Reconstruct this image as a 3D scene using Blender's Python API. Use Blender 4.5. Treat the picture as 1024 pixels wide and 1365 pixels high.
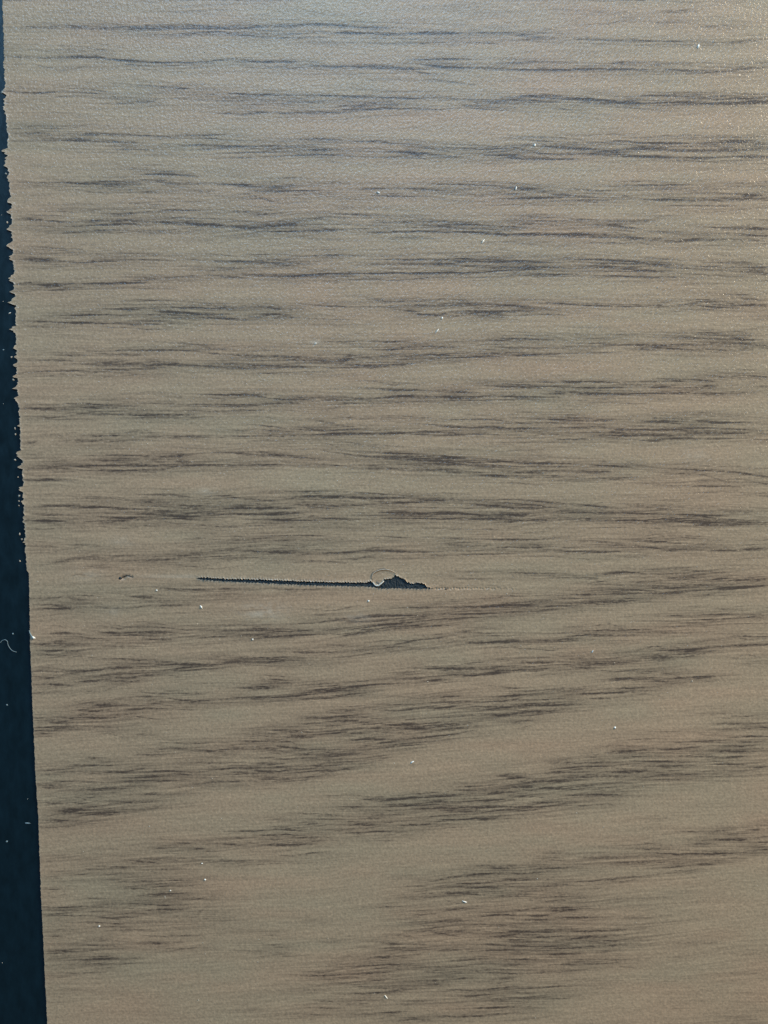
import bpy, math, random
import numpy as np
from mathutils import Vector

# ------------------------------------------------------------------ camera, world, lamps, exposure
for o in list(bpy.data.objects):
    bpy.data.objects.remove(o)
scene = bpy.context.scene
col = scene.collection
K = 0.00015                                   # metres of board per unit of the layout (0.15 mm)
CX, CY = 512.0, 682.5

def W(px, py, z=0.0):                         # layout units (x right, y down) -> metres on the board
    return ((px - CX) * K, (CY - py) * K, z)

cam_d = bpy.data.cameras.new('camera')
cam = bpy.data.objects.new('camera', cam_d)
col.objects.link(cam)
CAM_H = 0.172
cam.location = (0, 0, CAM_H)
cam_d.sensor_fit = 'VERTICAL'
cam_d.sensor_height = 24.0
cam_d.lens = 24.0 * CAM_H / (1365 * K)
cam_d.clip_start = 0.005
cam_d.clip_end = 50
scene.camera = cam

world = bpy.data.worlds.new('World')
scene.world = world
world.use_nodes = True
bg = world.node_tree.nodes['Background']
bg.inputs['Color'].default_value = (0.62, 0.86, 1.0, 1)
bg.inputs['Strength'].default_value = 0.08

def area(name, loc, target, size, size_y, power, color):
    d = bpy.data.lights.new(name, 'AREA')
    d.shape = 'RECTANGLE'
    d.size = size
    d.size_y = size_y
    d.energy = power
    d.color = color
    o = bpy.data.objects.new(name, d)
    col.objects.link(o)
    o.location = loc
    o.rotation_euler = (Vector(target) - Vector(loc)).to_track_quat('-Z', 'Y').to_euler()
    return o

# blue sky seen through a window beyond the far side of the board, and the room's main soft daylight from the right
area('sky_window', (-0.05, 0.62, 0.56), (0.0, 0.02, 0.0), 0.50, 0.34, 7.4, (0.31, 0.64, 1.0))
area('room_daylight', (1.02, 0.66, 0.42), (0.0, 0.0, 0.0), 0.8, 0.45, 27.5, (1.0, 0.865, 0.64))

scene.view_settings.view_transform = 'Standard'
scene.view_settings.look = 'None'
scene.view_settings.gamma = 1.0
scene.view_settings.exposure = 0.0
scene.view_settings.use_curve_mapping = False
scene.cycles.use_denoising = False
scene.cycles.max_bounces = 4

# ------------------------------------------------------------------ helpers
rng = np.random.default_rng(7)
random.seed(7)

def vnoise(x, y, seed, n=256):
    """smooth value noise, about -1..1"""
    t = np.random.default_rng(seed).uniform(-1, 1, (n, n))
    xi = np.floor(x).astype(int); yi = np.floor(y).astype(int)
    fx = x - xi; fy = y - yi
    fx = fx * fx * (3 - 2 * fx); fy = fy * fy * (3 - 2 * fy)
    a = t[yi % n, xi % n]; b = t[yi % n, (xi + 1) % n]
    c = t[(yi + 1) % n, xi % n]; d = t[(yi + 1) % n, (xi + 1) % n]
    return (a * (1 - fx) + b * fx) * (1 - fy) + (c * (1 - fx) + d * fx) * fy

def mesh_np(name, verts, quads, attrs=None, smooth=True):
    verts = np.asarray(verts, np.float32); quads = np.asarray(quads, np.int32)
    me = bpy.data.meshes.new(name)
    me.vertices.add(len(verts)); me.vertices.foreach_set('co', verts.ravel())
    me.loops.add(quads.size); me.loops.foreach_set('vertex_index', quads.ravel())
    me.polygons.add(len(quads))
    me.polygons.foreach_set('loop_start', np.arange(0, quads.size, quads.shape[1], dtype=np.int32))
    me.polygons.foreach_set('use_smooth', np.full(len(quads), smooth))
    for k, v in (attrs or {}).items():
        at = me.attributes.new(k, 'FLOAT', 'POINT')
        at.data.foreach_set('value', np.asarray(v, np.float32).ravel())
    me.update(calc_edges=True)
    me.validate()
    return me

def link(name, me, mat, parent=None, label=None, cat=None, group=None, kind=None):
    o = bpy.data.objects.new(name, me)
    col.objects.link(o)
    if me is not None and mat is not None and not me.materials:
        me.materials.append(mat)
    if parent: o.parent = parent
    if label: o['label'] = label
    if cat: o['category'] = cat
    if group: o['group'] = group
    if kind: o['kind'] = kind
    return o

def grid_quads(nr, nc, skip=None, base=0, flip=False):
    i, j = np.meshgrid(np.arange(nr - 1), np.arange(nc - 1), indexing='ij')
    if skip is not None:
        m = ~skip
        i = i[m]; j = j[m]
    i = i.ravel(); j = j.ravel()
    a = i * nc + j + base
    q = np.stack([a, a + nc, a + nc + 1, a + 1], 1)   # rows run down the board: faces up
    return q[:, ::-1] if flip else q

# ------------------------------------------------------------------ printed wood grain: where each dark vein runs
# each vein: width, darkness, then x,y pairs in a strip of the board (strip corner + x/2.926, y/2.926)
STREAKS = {
(0,0): [(5,.45,[20,105,150,105,400,110,520,110]),(6,.6,[400,100,520,105,700,105,850,108,1040,105]),(3,.5,[630,137,760,130,850,125,950,137,1040,145]),(4,.55,[20,215,150,225,300,228]),(3.5,.8,[280,222,380,225,480,235,600,243,720,245,820,240,900,230]),(3,.5,[900,230,960,235,1040,240]),(3,.4,[340,190,420,200]),(2.5,.4,[470,330,560,335,650,342,720,345]),(3,.35,[600,45,700,45,780,42,930,40]),(4,.3,[230,40,330,35])],
(340,0): [(5,.6,[-10,102,150,100,250,95,350,100,450,108,560,110]),(4,.6,[250,125,400,130,520,135,650,130,760,130,880,130]),(3,.7,[860,125,920,130,1040,132]),(2.5,.4,[-10,145,100,147,200,145]),(3,.4,[280,148,400,152,560,150,700,150,820,150]),(3.5,.7,[-10,240,120,240,240,240]),(6,.7,[240,255,340,258,430,258,560,265,640,270]),(3,.6,[630,232,730,230,820,232]),(4,.8,[640,250,740,262,860,265]),(4,.5,[860,268,940,270,1040,265]),(15,.2,[700,30,1040,50])],
(674,0): [(4,.55,[-10,130,60,140,170,148]),(3,.6,[230,150,340,155,440,158,560,160,730,162]),(4,.5,[-10,245,80,242,250,240]),(4,.75,[-10,270,150,272,280,270,450,270,550,272]),(4,.5,[370,255,450,245,550,240]),(5,.55,[550,265,640,270,750,280,860,280]),(6,.55,[850,275,940,268,1040,265]),(6,.5,[790,165,900,165,1040,150]),(3,.5,[590,90,660,90]),(6,.45,[610,50,750,42]),(5,.4,[760,105,860,100,940,95]),(4,.35,[280,100,400,95,500,80]),(8,.25,[100,30,300,45,500,50])],
(0,115): [(2.5,.6,[40,22,120,28,200,25,260,14]),(2.5,.7,[290,10,360,14,420,24]),(2.5,.3,[20,62,120,62]),(3,.5,[380,70,440,70,520,65,620,50]),(4,.4,[480,62,640,58]),(2.5,.25,[160,120,220,122]),(3,.5,[600,0,770,12]),(3,.5,[850,25,940,30,1040,38]),(4,.4,[690,50,800,55,900,58,1040,55]),(3,.5,[780,100,860,105,940,110,1040,105]),(3,.4,[40,170,110,160,180,165]),(2.5,.7,[70,182,150,184,215,187]),(3,.65,[240,188,330,187,430,188,520,190,640,196,700,198]),(3,.5,[700,190,830,190,950,190]),(4,.5,[60,215,180,208,300,212,430,218]),(3,.6,[420,212,480,220]),(2.5,.5,[470,238,520,242]),(3,.7,[670,232,780,230,900,235,1040,235]),(2.5,.5,[850,280,950,278,1040,275]),(3,.6,[580,343,680,347]),(8,.25,[60,200,430,205])],
(340,115): [(2.5,.6,[-10,36,120,34]),(2.5,.6,[180,35,300,36,400,38,500,42]),(3,.65,[400,38,520,45,620,48,700,44]),(2.5,.5,[700,48,850,50,1040,52]),(3,.5,[-10,60,140,62,280,60]),(5,.4,[280,75,400,75,520,70]),(4,.6,[70,105,200,103,330,102,400,98]),(4,.7,[360,90,450,88,530,85,580,90]),(2.5,.7,[600,88,720,92,820,85,900,90,1000,97]),(2.5,.6,[-10,100,80,100]),(3,.6,[150,204,260,205,380,210]),(3,.65,[380,215,470,215,560,224,600,228]),(2.5,.6,[-10,233,120,234,220,230]),(4,.45,[190,245,330,245]),(4,.6,[210,262,310,266]),(2.5,.7,[350,272,430,276,540,275,680,268]),(4,.7,[530,255,600,258,690,264]),(3,.7,[690,268,770,268,800,265]),(2.5,.7,[780,228,860,232,940,236]),(2.5,.3,[620,218,720,216]),(3,.6,[870,265,920,268]),(4,.6,[940,270,1040,275]),(2.5,.7,[-10,275,80,272,190,268]),(2.5,.5,[1000,240,1040,245])],
(674,115): [(4,.7,[-10,40,100,38,200,48]),(4,.5,[100,30,180,35,260,45]),(6,.75,[220,50,330,52,440,65,560,72]),(5,.75,[540,70,680,66,800,66,900,65,1040,60]),(3,.6,[480,42,580,42,680,40,760,44]),(4,.6,[760,50,900,50,1040,52]),(3,.4,[-10,98,60,100]),(3,.35,[170,85,300,95]),(3,.5,[30,232,110,230]),(5,.7,[110,235,200,236,320,244,420,255]),(3.5,.7,[-10,280,80,283,180,285,310,285]),(3,.8,[380,218,450,215,560,222,680,222,780,220]),(5,.7,[780,225,900,215,1040,228]),(6,.65,[420,250,540,240,650,248,760,250,900,250,1040,245]),(5,.7,[440,272,560,275,690,278,820,275,940,272,1040,275]),(3,.35,[580,200,700,190,820,190]),(6,.4,[330,260,500,265]),(3,.3,[950,190,1040,190])],
(0,230): [(3,.4,[50,35,160,40]),(4,.75,[200,38,280,40,360,45,420,45]),(8,.55,[280,45,380,40,480,40,560,38]),(4,.55,[540,30,620,35,700,45,760,42]),(3,.4,[400,65,520,68,640,72]),(3,.7,[570,7,680,8,770,15]),(5,.65,[860,45,950,50,1040,55]),(3,.4,[750,72,860,75]),(4,.35,[160,150,280,155,380,158]),(3,.5,[380,165,480,160,580,155]),(3,.75,[570,150,660,146,770,148]),(4,.4,[880,150,960,155,1040,160]),(4,.7,[60,182,110,180,180,186,250,192]),(5,.5,[280,190,400,185,560,185]),(3.5,.75,[290,210,400,203,500,200,560,205]),(7,.55,[560,195,700,195,850,200]),(5,.7,[700,200,820,205,940,215,1040,218]),(6,.3,[560,225,700,230,880,230]),(2.5,.4,[350,225,420,228]),(3,.5,[130,290,220,295]),(2.5,.6,[190,295,300,300]),(5,.6,[60,340,150,342,250,345]),(2.5,.4,[230,345,420,340,560,345]),(4,.3,[100,210,260,215])],
(340,230): [(6,.5,[-10,50,100,52,200,50]),(4,.65,[-10,70,110,70,200,70]),(5,.45,[200,45,330,40,380,45]),(3.5,.7,[360,62,460,62,550,62]),(3,.7,[540,62,640,65,740,72]),(3,.4,[220,80,330,80]),(3,.6,[410,87,500,90,640,92]),(3,.65,[690,43,780,46,880,52,960,55]),(4,.35,[730,80,800,75]),(2.5,.5,[820,90,900,95]),(4,.5,[930,80,1040,85]),(3,.5,[950,105,1040,103]),(3,.4,[90,22,180,20]),(3,.6,[290,158,400,163,520,175]),(4,.4,[-10,165,100,165]),(5,.45,[60,195,200,185,330,180]),(8,.5,[-10,210,120,205,240,210]),(4,.75,[-10,230,120,230,260,225,380,220]),(3,.8,[430,232,560,232,660,228,750,232]),(5,.4,[400,190,560,190,700,195]),(3,.6,[650,190,740,190,850,196]),(3,.6,[800,200,900,205,1040,212]),(4,.75,[750,228,850,232,960,240,1040,240]),(5,.4,[530,250,700,255]),(2.5,.6,[-10,320,80,322]),(2.5,.7,[190,325,300,322,430,325]),(5,.4,[-10,340,140,342]),(3,.6,[500,340,700,342,820,338]),(4,.75,[720,338,860,342,1040,345])],
(674,230): [(6,.5,[-10,60,80,65,160,70]),(3,.6,[-10,105,100,100,200,98,280,95]),(5,.6,[160,80,250,90,300,95]),(3,.5,[230,60,330,68,440,72]),(2.5,.7,[490,50,600,48,720,50]),(2.5,.5,[740,52,860,55,1040,52]),(6,.4,[600,70,740,70]),(3,.5,[440,92,500,95]),(4,.7,[480,100,560,108,640,108,760,110]),(6,.65,[740,108,860,105,950,100,1040,98]),(4,.5,[860,85,1040,90]),(3,.5,[280,108,380,110]),(3,.5,[-10,170,120,172,200,178]),(2.5,.55,[200,180,300,185,360,188]),(3,.5,[-10,200,100,202,180,205]),(4,.4,[380,188,500,190,620,188]),(3,.7,[360,205,440,210,500,217]),(5,.7,[-10,238,100,240,200,245,300,248]),(6,.75,[160,245,280,242,380,250,500,255,600,262]),(4,.7,[580,262,680,268,780,262,860,262]),(3,.4,[560,228,680,235]),(3,.7,[780,212,880,220,960,218]),(4,.75,[920,218,1040,222]),(3,.7,[880,240,960,246,1040,250]),(2.5,.6,[860,262,960,265,1040,268]),(3,.35,[500,160,600,155]),(3,.6,[270,338,360,340,480,342]),(3,.5,[-10,345,120,348])],
(0,345): [(3.5,.6,[60,5,180,3,260,8]),(3,.75,[270,12,340,14,430,8]),(3,.4,[430,8,560,5,690,8]),(3,.6,[750,5,850,10,960,12,1040,10]),(3,.4,[720,30,840,35,960,35,1040,35]),(3,.5,[620,75,720,68,830,65]),(2.5,.65,[830,65,900,70,980,75]),(2.5,.3,[530,70,620,75]),(2.5,.7,[70,98,130,92]),(3,.75,[150,100,210,102,260,100]),(3,.75,[300,98,380,96,480,92,560,92,640,90]),(3,.35,[480,85,600,80]),(3.5,.7,[430,192,500,196,570,194]),(4,.4,[570,192,640,195]),(3,.7,[620,190,720,190,840,190,960,190]),(4,.6,[620,205,700,208,800,210]),(3,.6,[740,212,840,215,900,212]),(3,.7,[780,228,880,232,1000,240]),(4,.7,[220,222,300,220,400,216,460,220]),(3,.6,[90,247,160,246,230,245]),(3,.7,[210,248,320,250,430,252]),(3,.6,[400,248,520,255,640,255,720,252]),(5,.3,[80,265,240,268]),(3,.45,[520,240,640,240]),(4,.3,[940,190,1040,185])],
(340,345): [(5,.6,[-10,18,110,15,200,18]),(4,.6,[80,64,150,65,210,62]),(2.5,.9,[80,66,180,64,260,60,380,60,480,60,560,55]),(2.5,.8,[560,55,680,55,780,52,880,52,960,45,1040,42]),(5,.4,[360,25,520,20,640,22]),(4,.5,[640,25,760,20,840,15]),(3.5,.75,[720,5,820,8,960,14,1040,12]),(4,.4,[840,30,940,35,1040,28]),(3,.4,[220,85,340,90]),(2.5,.5,[-10,182,80,190,200,190]),(2.5,.7,[200,175,300,185,440,187]),(6,.55,[-10,225,60,220,140,225]),(3,.6,[50,215,120,220]),(2.5,.45,[200,235,300,238,420,240]),(2.5,.65,[440,160,520,165,640,163]),(2.5,.55,[700,155,800,160,880,162]),(3,.4,[580,180,700,182,760,178]),(5,.5,[700,170,820,175,900,178]),(3.5,.6,[560,200,640,205]),(3.5,.7,[620,215,720,220,760,210]),(4,.7,[800,205,900,210,1040,205]),(5,.4,[780,210,900,220,1000,225]),(3,.6,[920,180,1040,178]),(2.5,.6,[440,325,540,325,640,318]),(4,.4,[280,325,440,325]),(3,.5,[640,342,780,345]),(6,.5,[880,320,1040,318])],
(674,345): [(5,.65,[-10,35,120,32,240,35]),(3,.5,[80,12,180,15]),(2.5,.7,[100,55,200,62,320,65]),(3,.6,[300,30,420,32,500,35]),(3.5,.7,[390,35,500,42,600,48,700,50]),(3,.6,[320,65,440,68,580,70,700,72]),(3,.65,[360,5,460,10,560,20,680,25]),(3,.65,[760,30,820,28]),(3,.6,[800,18,920,14,1000,20]),(6,.55,[900,30,1040,38]),(3.5,.7,[940,48,1040,55]),(2.5,.5,[730,60,860,65]),(2.5,.5,[-10,182,80,185]),(2.5,.7,[150,170,240,175,330,182,440,185,560,188]),(3,.4,[-10,205,80,208]),(3,.5,[120,215,240,217]),(5,.35,[500,185,600,180,680,150]),(4,.75,[680,182,740,172,820,170]),(3,.7,[740,182,800,190,880,193]),(3,.7,[890,152,960,158,1000,162]),(6,.6,[860,180,960,182,1040,185]),(2.5,.4,[220,292,310,295]),(2.5,.4,[420,295,500,295]),(2.5,.6,[740,290,820,292]),(2.5,.4,[870,285,960,290]),(2.5,.65,[-10,312,120,316,220,318]),(2.5,.5,[240,328,360,330,480,335]),(5,.55,[440,335,560,340,700,338]),(5,.55,[700,325,860,330,1040,335]),(3,.6,[600,305,720,310,820,315]),(3,.7,[900,312,960,318])],
(0,460): [(3.5,.7,[450,20,540,18,640,20,740,20]),(4,.4,[400,35,560,40]),(4,.5,[130,62,220,60,320,62]),(3,.4,[230,42,330,40]),(8,.55,[340,75,460,72,560,78,680,75,760,82]),(3.5,.7,[380,95,500,98,600,92]),(2.5,.75,[80,108,160,104,240,102,380,105]),(3,.65,[700,78,820,82,940,88,1040,88]),(4,.45,[720,20,860,35,1040,45]),(3,.5,[840,70,960,72]),(3,.7,[790,190,880,192,1040,192]),(2.5,.5,[230,230,320,225,420,232]),(2.5,.5,[420,232,500,238,560,245]),(5,.55,[90,245,160,250,250,248]),(4,.7,[250,268,320,265,400,268,480,272]),(3,.6,[290,240,400,242,500,250]),(3,.55,[480,270,560,275,640,272]),(3,.5,[600,272,700,275,800,270]),(2.5,.7,[140,285,200,284,240,282]),(4,.5,[590,228,700,232,780,235]),(4,.7,[760,230,860,232,960,235,1040,230]),(3,.4,[440,345,540,335,620,330])],
(340,460): [(4,.6,[-10,48,100,45,200,50]),(2.5,.65,[-10,88,100,88,230,85]),(10,.45,[60,60,200,55,340,60,440,55]),(4,.5,[330,38,430,42]),(5,.6,[400,50,540,40,640,42]),(3,.7,[600,35,700,40,800,42]),(2.5,.65,[340,75,460,78,580,75,660,62]),(2.5,.6,[660,58,780,50,900,45,1040,42]),(3,.5,[490,22,600,15]),(4,.5,[840,35,1040,30]),(3,.7,[470,168,540,175,620,175]),(3,.5,[690,180,800,182,900,188]),(2.5,.5,[900,158,960,162,1040,160]),(3,.7,[-10,195,80,210,180,212,240,208]),(5,.45,[-10,228,120,225,240,220]),(5,.6,[220,212,340,215,440,212]),(4,.65,[440,210,560,200,680,200]),(3,.4,[400,218,560,222,700,215]),(6,.5,[680,200,800,205,900,210]),(4,.6,[850,200,960,200,1040,205]),(3,.5,[780,215,900,218,1040,215]),(2.5,.5,[330,282,430,288,520,290]),(2.5,.75,[640,305,740,315,840,322,920,318,1040,325]),(3,.6,[-10,310,80,320,160,328]),(3,.5,[160,320,260,330,400,325]),(2.5,.6,[250,345,400,340]),(2.5,.6,[400,345,540,342,680,338,800,345]),(3,.4,[240,295,320,310])],
(674,460): [(3.5,.6,[480,15,600,14,740,20]),(2.5,.7,[-10,45,100,38,200,35,310,32]),(3,.6,[290,30,420,28]),(4,.5,[740,15,860,18,1040,12]),(5,.35,[-10,10,120,15]),(2.5,.65,[160,145,260,148,400,145,460,150]),(2.5,.65,[-10,160,80,165,180,162]),(3,.6,[230,165,340,168,470,165]),(2.5,.7,[530,162,600,165,660,158]),(3,.8,[260,185,360,190,460,192,540,190,680,188]),(3,.6,[680,185,800,190,900,190,960,185]),(4,.65,[-10,200,80,202,150,202]),(4,.45,[150,190,260,185]),(2.5,.4,[250,215,340,215,440,210]),(2.5,.6,[600,132,700,135]),(2.5,.65,[780,118,860,125,900,130]),(2.5,.7,[920,118,980,122,1040,125]),(4,.5,[740,160,860,158]),(2.5,.4,[720,135,860,145]),(3,.4,[960,160,1040,165]),(2.5,.7,[60,285,140,288,220,292,310,295]),(3,.5,[340,295,430,295]),(3,.5,[570,285,610,282]),(3,.6,[550,298,680,298]),(3,.7,[700,290,800,300,940,302]),(2.5,.3,[690,270,830,268]),(4,.65,[-10,325,80,325,140,322]),(3,.6,[160,318,260,322,320,325]),(3,.7,[340,318,440,328,560,330,700,332]),(2.5,.6,[620,320,760,322,900,328,1040,335]),(3,.4,[180,272,280,275])],
(0,575): [(3,.65,[340,18,420,15,500,15]),(4,.55,[250,38,350,38,430,42]),(3,.5,[560,25,700,20,830,15]),(2.5,.6,[880,15,960,18,1040,15]),(4,.45,[90,45,160,40]),(3,.3,[440,45,500,40]),(3,.5,[180,118,280,115]),(3,.7,[370,112,440,112,500,114]),(6,.4,[100,145,200,140,300,150]),(4,.7,[310,135,420,132,560,132,680,128]),(3.5,.7,[340,152,440,152,560,150,660,145]),(4,.6,[620,150,700,132,800,130,880,138]),(5,.65,[640,98,700,95,740,92]),(3,.6,[880,80,940,88,1040,95]),(2.5,.5,[760,125,900,132,1040,132]),(4,.7,[90,188,150,190,200,186,270,188]),(2.5,.4,[180,155,300,158]),(3,.4,[330,260,420,262]),(3.5,.6,[560,245,640,245,760,258]),(3.5,.55,[800,255,880,252,960,265]),(2.5,.5,[550,275,660,275]),(2.5,.5,[960,265,1040,270]),(4,.7,[90,295,180,292,300,292,400,298]),(4,.65,[280,292,420,295,480,298]),(4,.6,[500,300,620,305,680,308]),(4,.7,[560,322,680,328,780,335]),(3,.6,[720,290,800,292]),(3,.7,[380,335,500,338,600,330]),(3,.5,[100,318,160,322,260,325]),(4,.5,[700,318,900,320,1040,325]),(3,.6,[860,302,960,300,1040,305]),(4,.6,[80,348,200,350])],
(340,575): [(3,.6,[-10,15,80,18,200,14]),(3.5,.65,[320,5,440,10,560,8]),(2.5,.5,[560,10,700,15,850,10,1040,15]),(4,.6,[-10,92,80,92,170,98]),(2.5,.6,[250,75,330,85,400,95]),(3.5,.75,[400,95,480,98,560,105,660,108]),(3,.7,[430,80,560,88,700,95]),(3,.75,[700,95,780,102,830,102]),(3,.75,[640,115,760,120,880,120]),(5,.6,[880,122,960,118,1040,118]),(2.5,.6,[-10,132,60,130,160,128]),(2.5,.6,[210,128,300,132,400,140]),(4,.6,[400,145,520,145,620,148]),(4,.6,[620,152,720,150,840,155]),(6,.35,[480,125,640,130,800,135]),(2.5,.7,[880,168,960,172,1040,175]),(3,.4,[740,160,860,160,1000,155]),(3.5,.65,[120,258,220,255,350,258,440,262,500,265]),(3,.5,[140,285,300,290,440,285,600,282]),(3,.7,[500,275,600,280,680,270,760,275]),(2.5,.5,[420,260,560,260]),(5,.55,[620,265,740,268,860,270]),(3,.65,[800,285,900,290,1040,300]),(3,.5,[900,268,1040,265]),(5,.7,[-10,322,60,322,150,318]),(3,.6,[-10,300,120,298]),(3,.5,[160,285,280,300]),(4,.7,[440,318,560,318,680,325]),(3.5,.7,[640,320,780,318,900,328]),(3,.6,[680,342,820,340,1040,335]),(4,.5,[250,340,420,345]),(3,.5,[470,338,640,342]),(2.5,.35,[120,242,340,242])],
(674,575): [(3,.5,[-10,25,120,25]),(2.5,.6,[160,28,280,30,380,25]),(3,.6,[350,12,480,18,600,12]),(5,.5,[480,12,640,15,800,5,1000,8]),(3,.65,[480,32,560,38,660,30,780,28,900,30]),(4,.7,[-10,115,80,122,200,125,320,130]),(3,.6,[300,130,400,135,480,140,540,150]),(5,.55,[-10,155,100,158,220,150]),(5,.6,[160,150,280,158,420,158]),(2.5,.6,[-10,172,100,178,240,175]),(3,.4,[400,120,540,122]),(2.5,.7,[640,145,740,150,840,158]),(4,.7,[820,155,900,160,1000,175,1040,182]),(4,.35,[600,160,760,170]),(2.5,.4,[520,205,640,208]),(2.5,.6,[660,212,780,212,900,215,960,210]),(2.5,.4,[740,188,900,195]),(3,.75,[30,265,120,272,200,278,320,285]),(3,.7,[300,285,400,295]),(4,.6,[440,295,540,292,620,302]),(3,.5,[560,290,660,290]),(3,.5,[-10,298,80,300]),(5,.65,[-10,325,100,328]),(4,.5,[200,318,360,315,560,320,700,325]),(3,.65,[680,325,780,330,880,335]),(4,.4,[240,345,500,345,800,345]),(2.5,.4,[780,312,1040,318])],
(0,690): [(5,.6,[90,12,180,12,300,18]),(4,.5,[260,18,400,15,520,10,640,5]),(3,.6,[660,2,800,8]),(2.5,.45,[240,105,340,105,440,115]),(4,.5,[110,108,230,115]),(7,.5,[150,185,260,168,340,155,440,155]),(5,.45,[380,160,480,150,560,150]),(4,.6,[500,168,620,165,740,155]),(5,.45,[620,150,760,142,900,135]),(3,.6,[780,155,880,148,1040,145]),(4,.35,[360,190,430,195]),(4,.5,[820,130,940,128,1040,130]),(2.5,.45,[660,85,780,80,880,88]),(3,.6,[910,88,980,86,1040,80]),(3,.5,[580,270,680,278,780,285]),(4,.5,[700,282,840,280,980,278]),(5,.55,[480,300,540,310,620,315]),(6,.55,[120,315,260,312,350,320]),(3,.4,[280,300,400,310]),(4,.4,[600,325,780,325]),(3,.5,[160,340,300,348]),(3,.4,[800,300,960,300])],
(340,690): [(3.5,.7,[-10,5,100,8,240,10]),(3.5,.5,[260,5,420,8]),(3,.5,[560,2,740,5]),(2.5,.5,[60,72,200,70,320,78]),(2.5,.5,[500,75,600,78]),(2.5,.7,[680,75,780,78,860,80]),(3,.6,[860,82,960,85,1040,85]),(2.5,.5,[60,90,180,88]),(2.5,.5,[80,108,200,108,300,110]),(5,.5,[-10,128,120,135,260,138]),(4,.7,[260,138,360,138,460,125,560,125]),(3.5,.75,[440,130,560,132,680,132,760,130]),(2.5,.5,[740,128,880,130]),(3,.35,[780,210,1000,212]),(4,.5,[60,278,160,284,280,280]),(3,.5,[940,340,1040,330]),(3,.35,[780,235,960,240]),(2.5,.4,[900,115,1040,118])],
(674,690): [(4,.65,[20,8,120,12,200,10]),(3,.65,[260,2,380,10,520,15,640,20]),(4,.6,[560,8,700,5]),(5,.7,[640,15,760,22,880,22,1040,20]),(2.5,.5,[-10,85,100,88,260,75]),(2.5,.65,[300,92,380,95,460,100]),(3,.5,[440,110,560,115,640,125]),(3,.6,[510,92,620,95,680,102]),(2.5,.5,[520,80,640,80]),(2.5,.6,[20,118,120,118,200,125]),(3,.7,[140,125,260,130,360,132,460,132]),(4,.4,[400,150,560,150]),(3,.55,[620,130,700,125]),(5,.6,[780,128,880,128,1040,120]),(3,.4,[680,100,840,105]),(2.5,.65,[-10,212,80,215,190,217]),(3.5,.75,[360,218,460,212,560,215]),(2.5,.6,[300,232,380,238]),(2.5,.6,[690,205,760,210,840,212]),(3,.4,[560,218,680,218]),(4,.5,[520,250,600,248]),(6,.5,[600,242,680,235,740,235]),(4,.65,[790,245,880,240]),(7,.55,[900,245,1000,240,1040,235]),(2.5,.5,[560,265,680,270,760,268]),(3,.7,[440,280,540,282,620,290]),(4,.6,[560,295,680,290,760,282]),(2.5,.55,[680,285,800,280]),(3.5,.75,[700,290,820,280,920,272,1040,262]),(2.5,.6,[230,298,300,300,380,300]),(3,.6,[400,298,540,295]),(3,.5,[-10,332,120,330,240,322]),(6,.55,[270,335,400,330,500,322]),(3,.6,[300,325,440,320,520,312])],
(0,805): [(5,.55,[140,20,240,18,340,12]),(3,.5,[330,12,450,18,600,10,760,2]),(4,.4,[760,85,900,82,1040,80]),(3,.7,[190,118,260,114,320,120]),(4,.65,[380,108,460,118,540,112]),(3.5,.65,[500,112,620,112,730,115]),(3,.5,[560,135,680,140]),(3,.45,[680,132,820,128,940,122]),(3,.5,[880,105,980,102,1040,108]),(6,.55,[140,155,240,152,330,158]),(5,.4,[360,160,480,165,560,165]),(3,.7,[130,180,200,182,280,182]),(3,.4,[200,200,340,175]),(2.5,.55,[190,250,260,258,360,258]),(4,.6,[220,260,340,260,460,250,560,245]),(2.5,.5,[500,232,620,235]),(3,.75,[640,238,780,235,860,228]),(3,.7,[860,228,960,226,1040,232]),(3.5,.6,[640,260,760,258,880,248]),(4,.6,[130,285,220,290]),(4,.7,[130,315,220,315,280,320]),(3.5,.65,[280,305,380,300,440,290]),(3,.7,[410,285,500,290,600,275]),(3,.4,[460,265,600,258,680,258]),(3.5,.65,[950,328,1040,330]),(3,.4,[620,338,760,335]),(2.5,.4,[780,200,900,198])],
(340,805): [(3,.6,[540,15,640,14,740,10]),(3,.6,[740,15,860,12,1040,5]),(3,.6,[860,8,1040,0]),(2.5,.7,[720,38,820,40,940,38,1040,36]),(3.5,.8,[300,58,380,58,430,50,500,45,640,45]),(2.5,.8,[380,98,440,90,500,80,560,75,660,68]),(2.5,.7,[660,65,780,58,900,50]),(5,.4,[420,70,600,60,700,50]),(3,.75,[90,110,160,106,240,105,340,95]),(2.5,.6,[400,100,460,98]),(3,.4,[-10,95,80,105]),(4,.5,[-10,125,100,128]),(2.5,.4,[200,42,300,44]),(3,.5,[780,110,920,115]),(2.5,.45,[280,158,370,165]),(2.5,.6,[440,168,540,160,640,142,780,130]),(2.5,.65,[90,190,200,190,330,188]),(2.5,.65,[330,188,420,182,520,170,600,165]),(3,.35,[600,180,700,175]),(3.5,.75,[780,150,880,152,1040,145]),(2.5,.4,[720,158,780,152]),(3,.6,[-10,210,80,210,180,212]),(3,.55,[-10,228,90,226,200,222]),(4,.75,[640,252,740,255,860,252,960,245,1040,242]),(4,.65,[740,275,860,278,940,268,1040,262]),(3,.5,[540,270,640,262]),(2.5,.6,[50,305,140,310]),(3,.65,[180,318,280,310,360,310]),(4,.65,[180,345,280,330,380,325]),(3.5,.7,[360,322,460,315,540,310]),(5,.4,[520,290,680,290]),(2.5,.6,[660,300,740,296]),(2.5,.6,[-10,330,80,328])],
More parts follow.
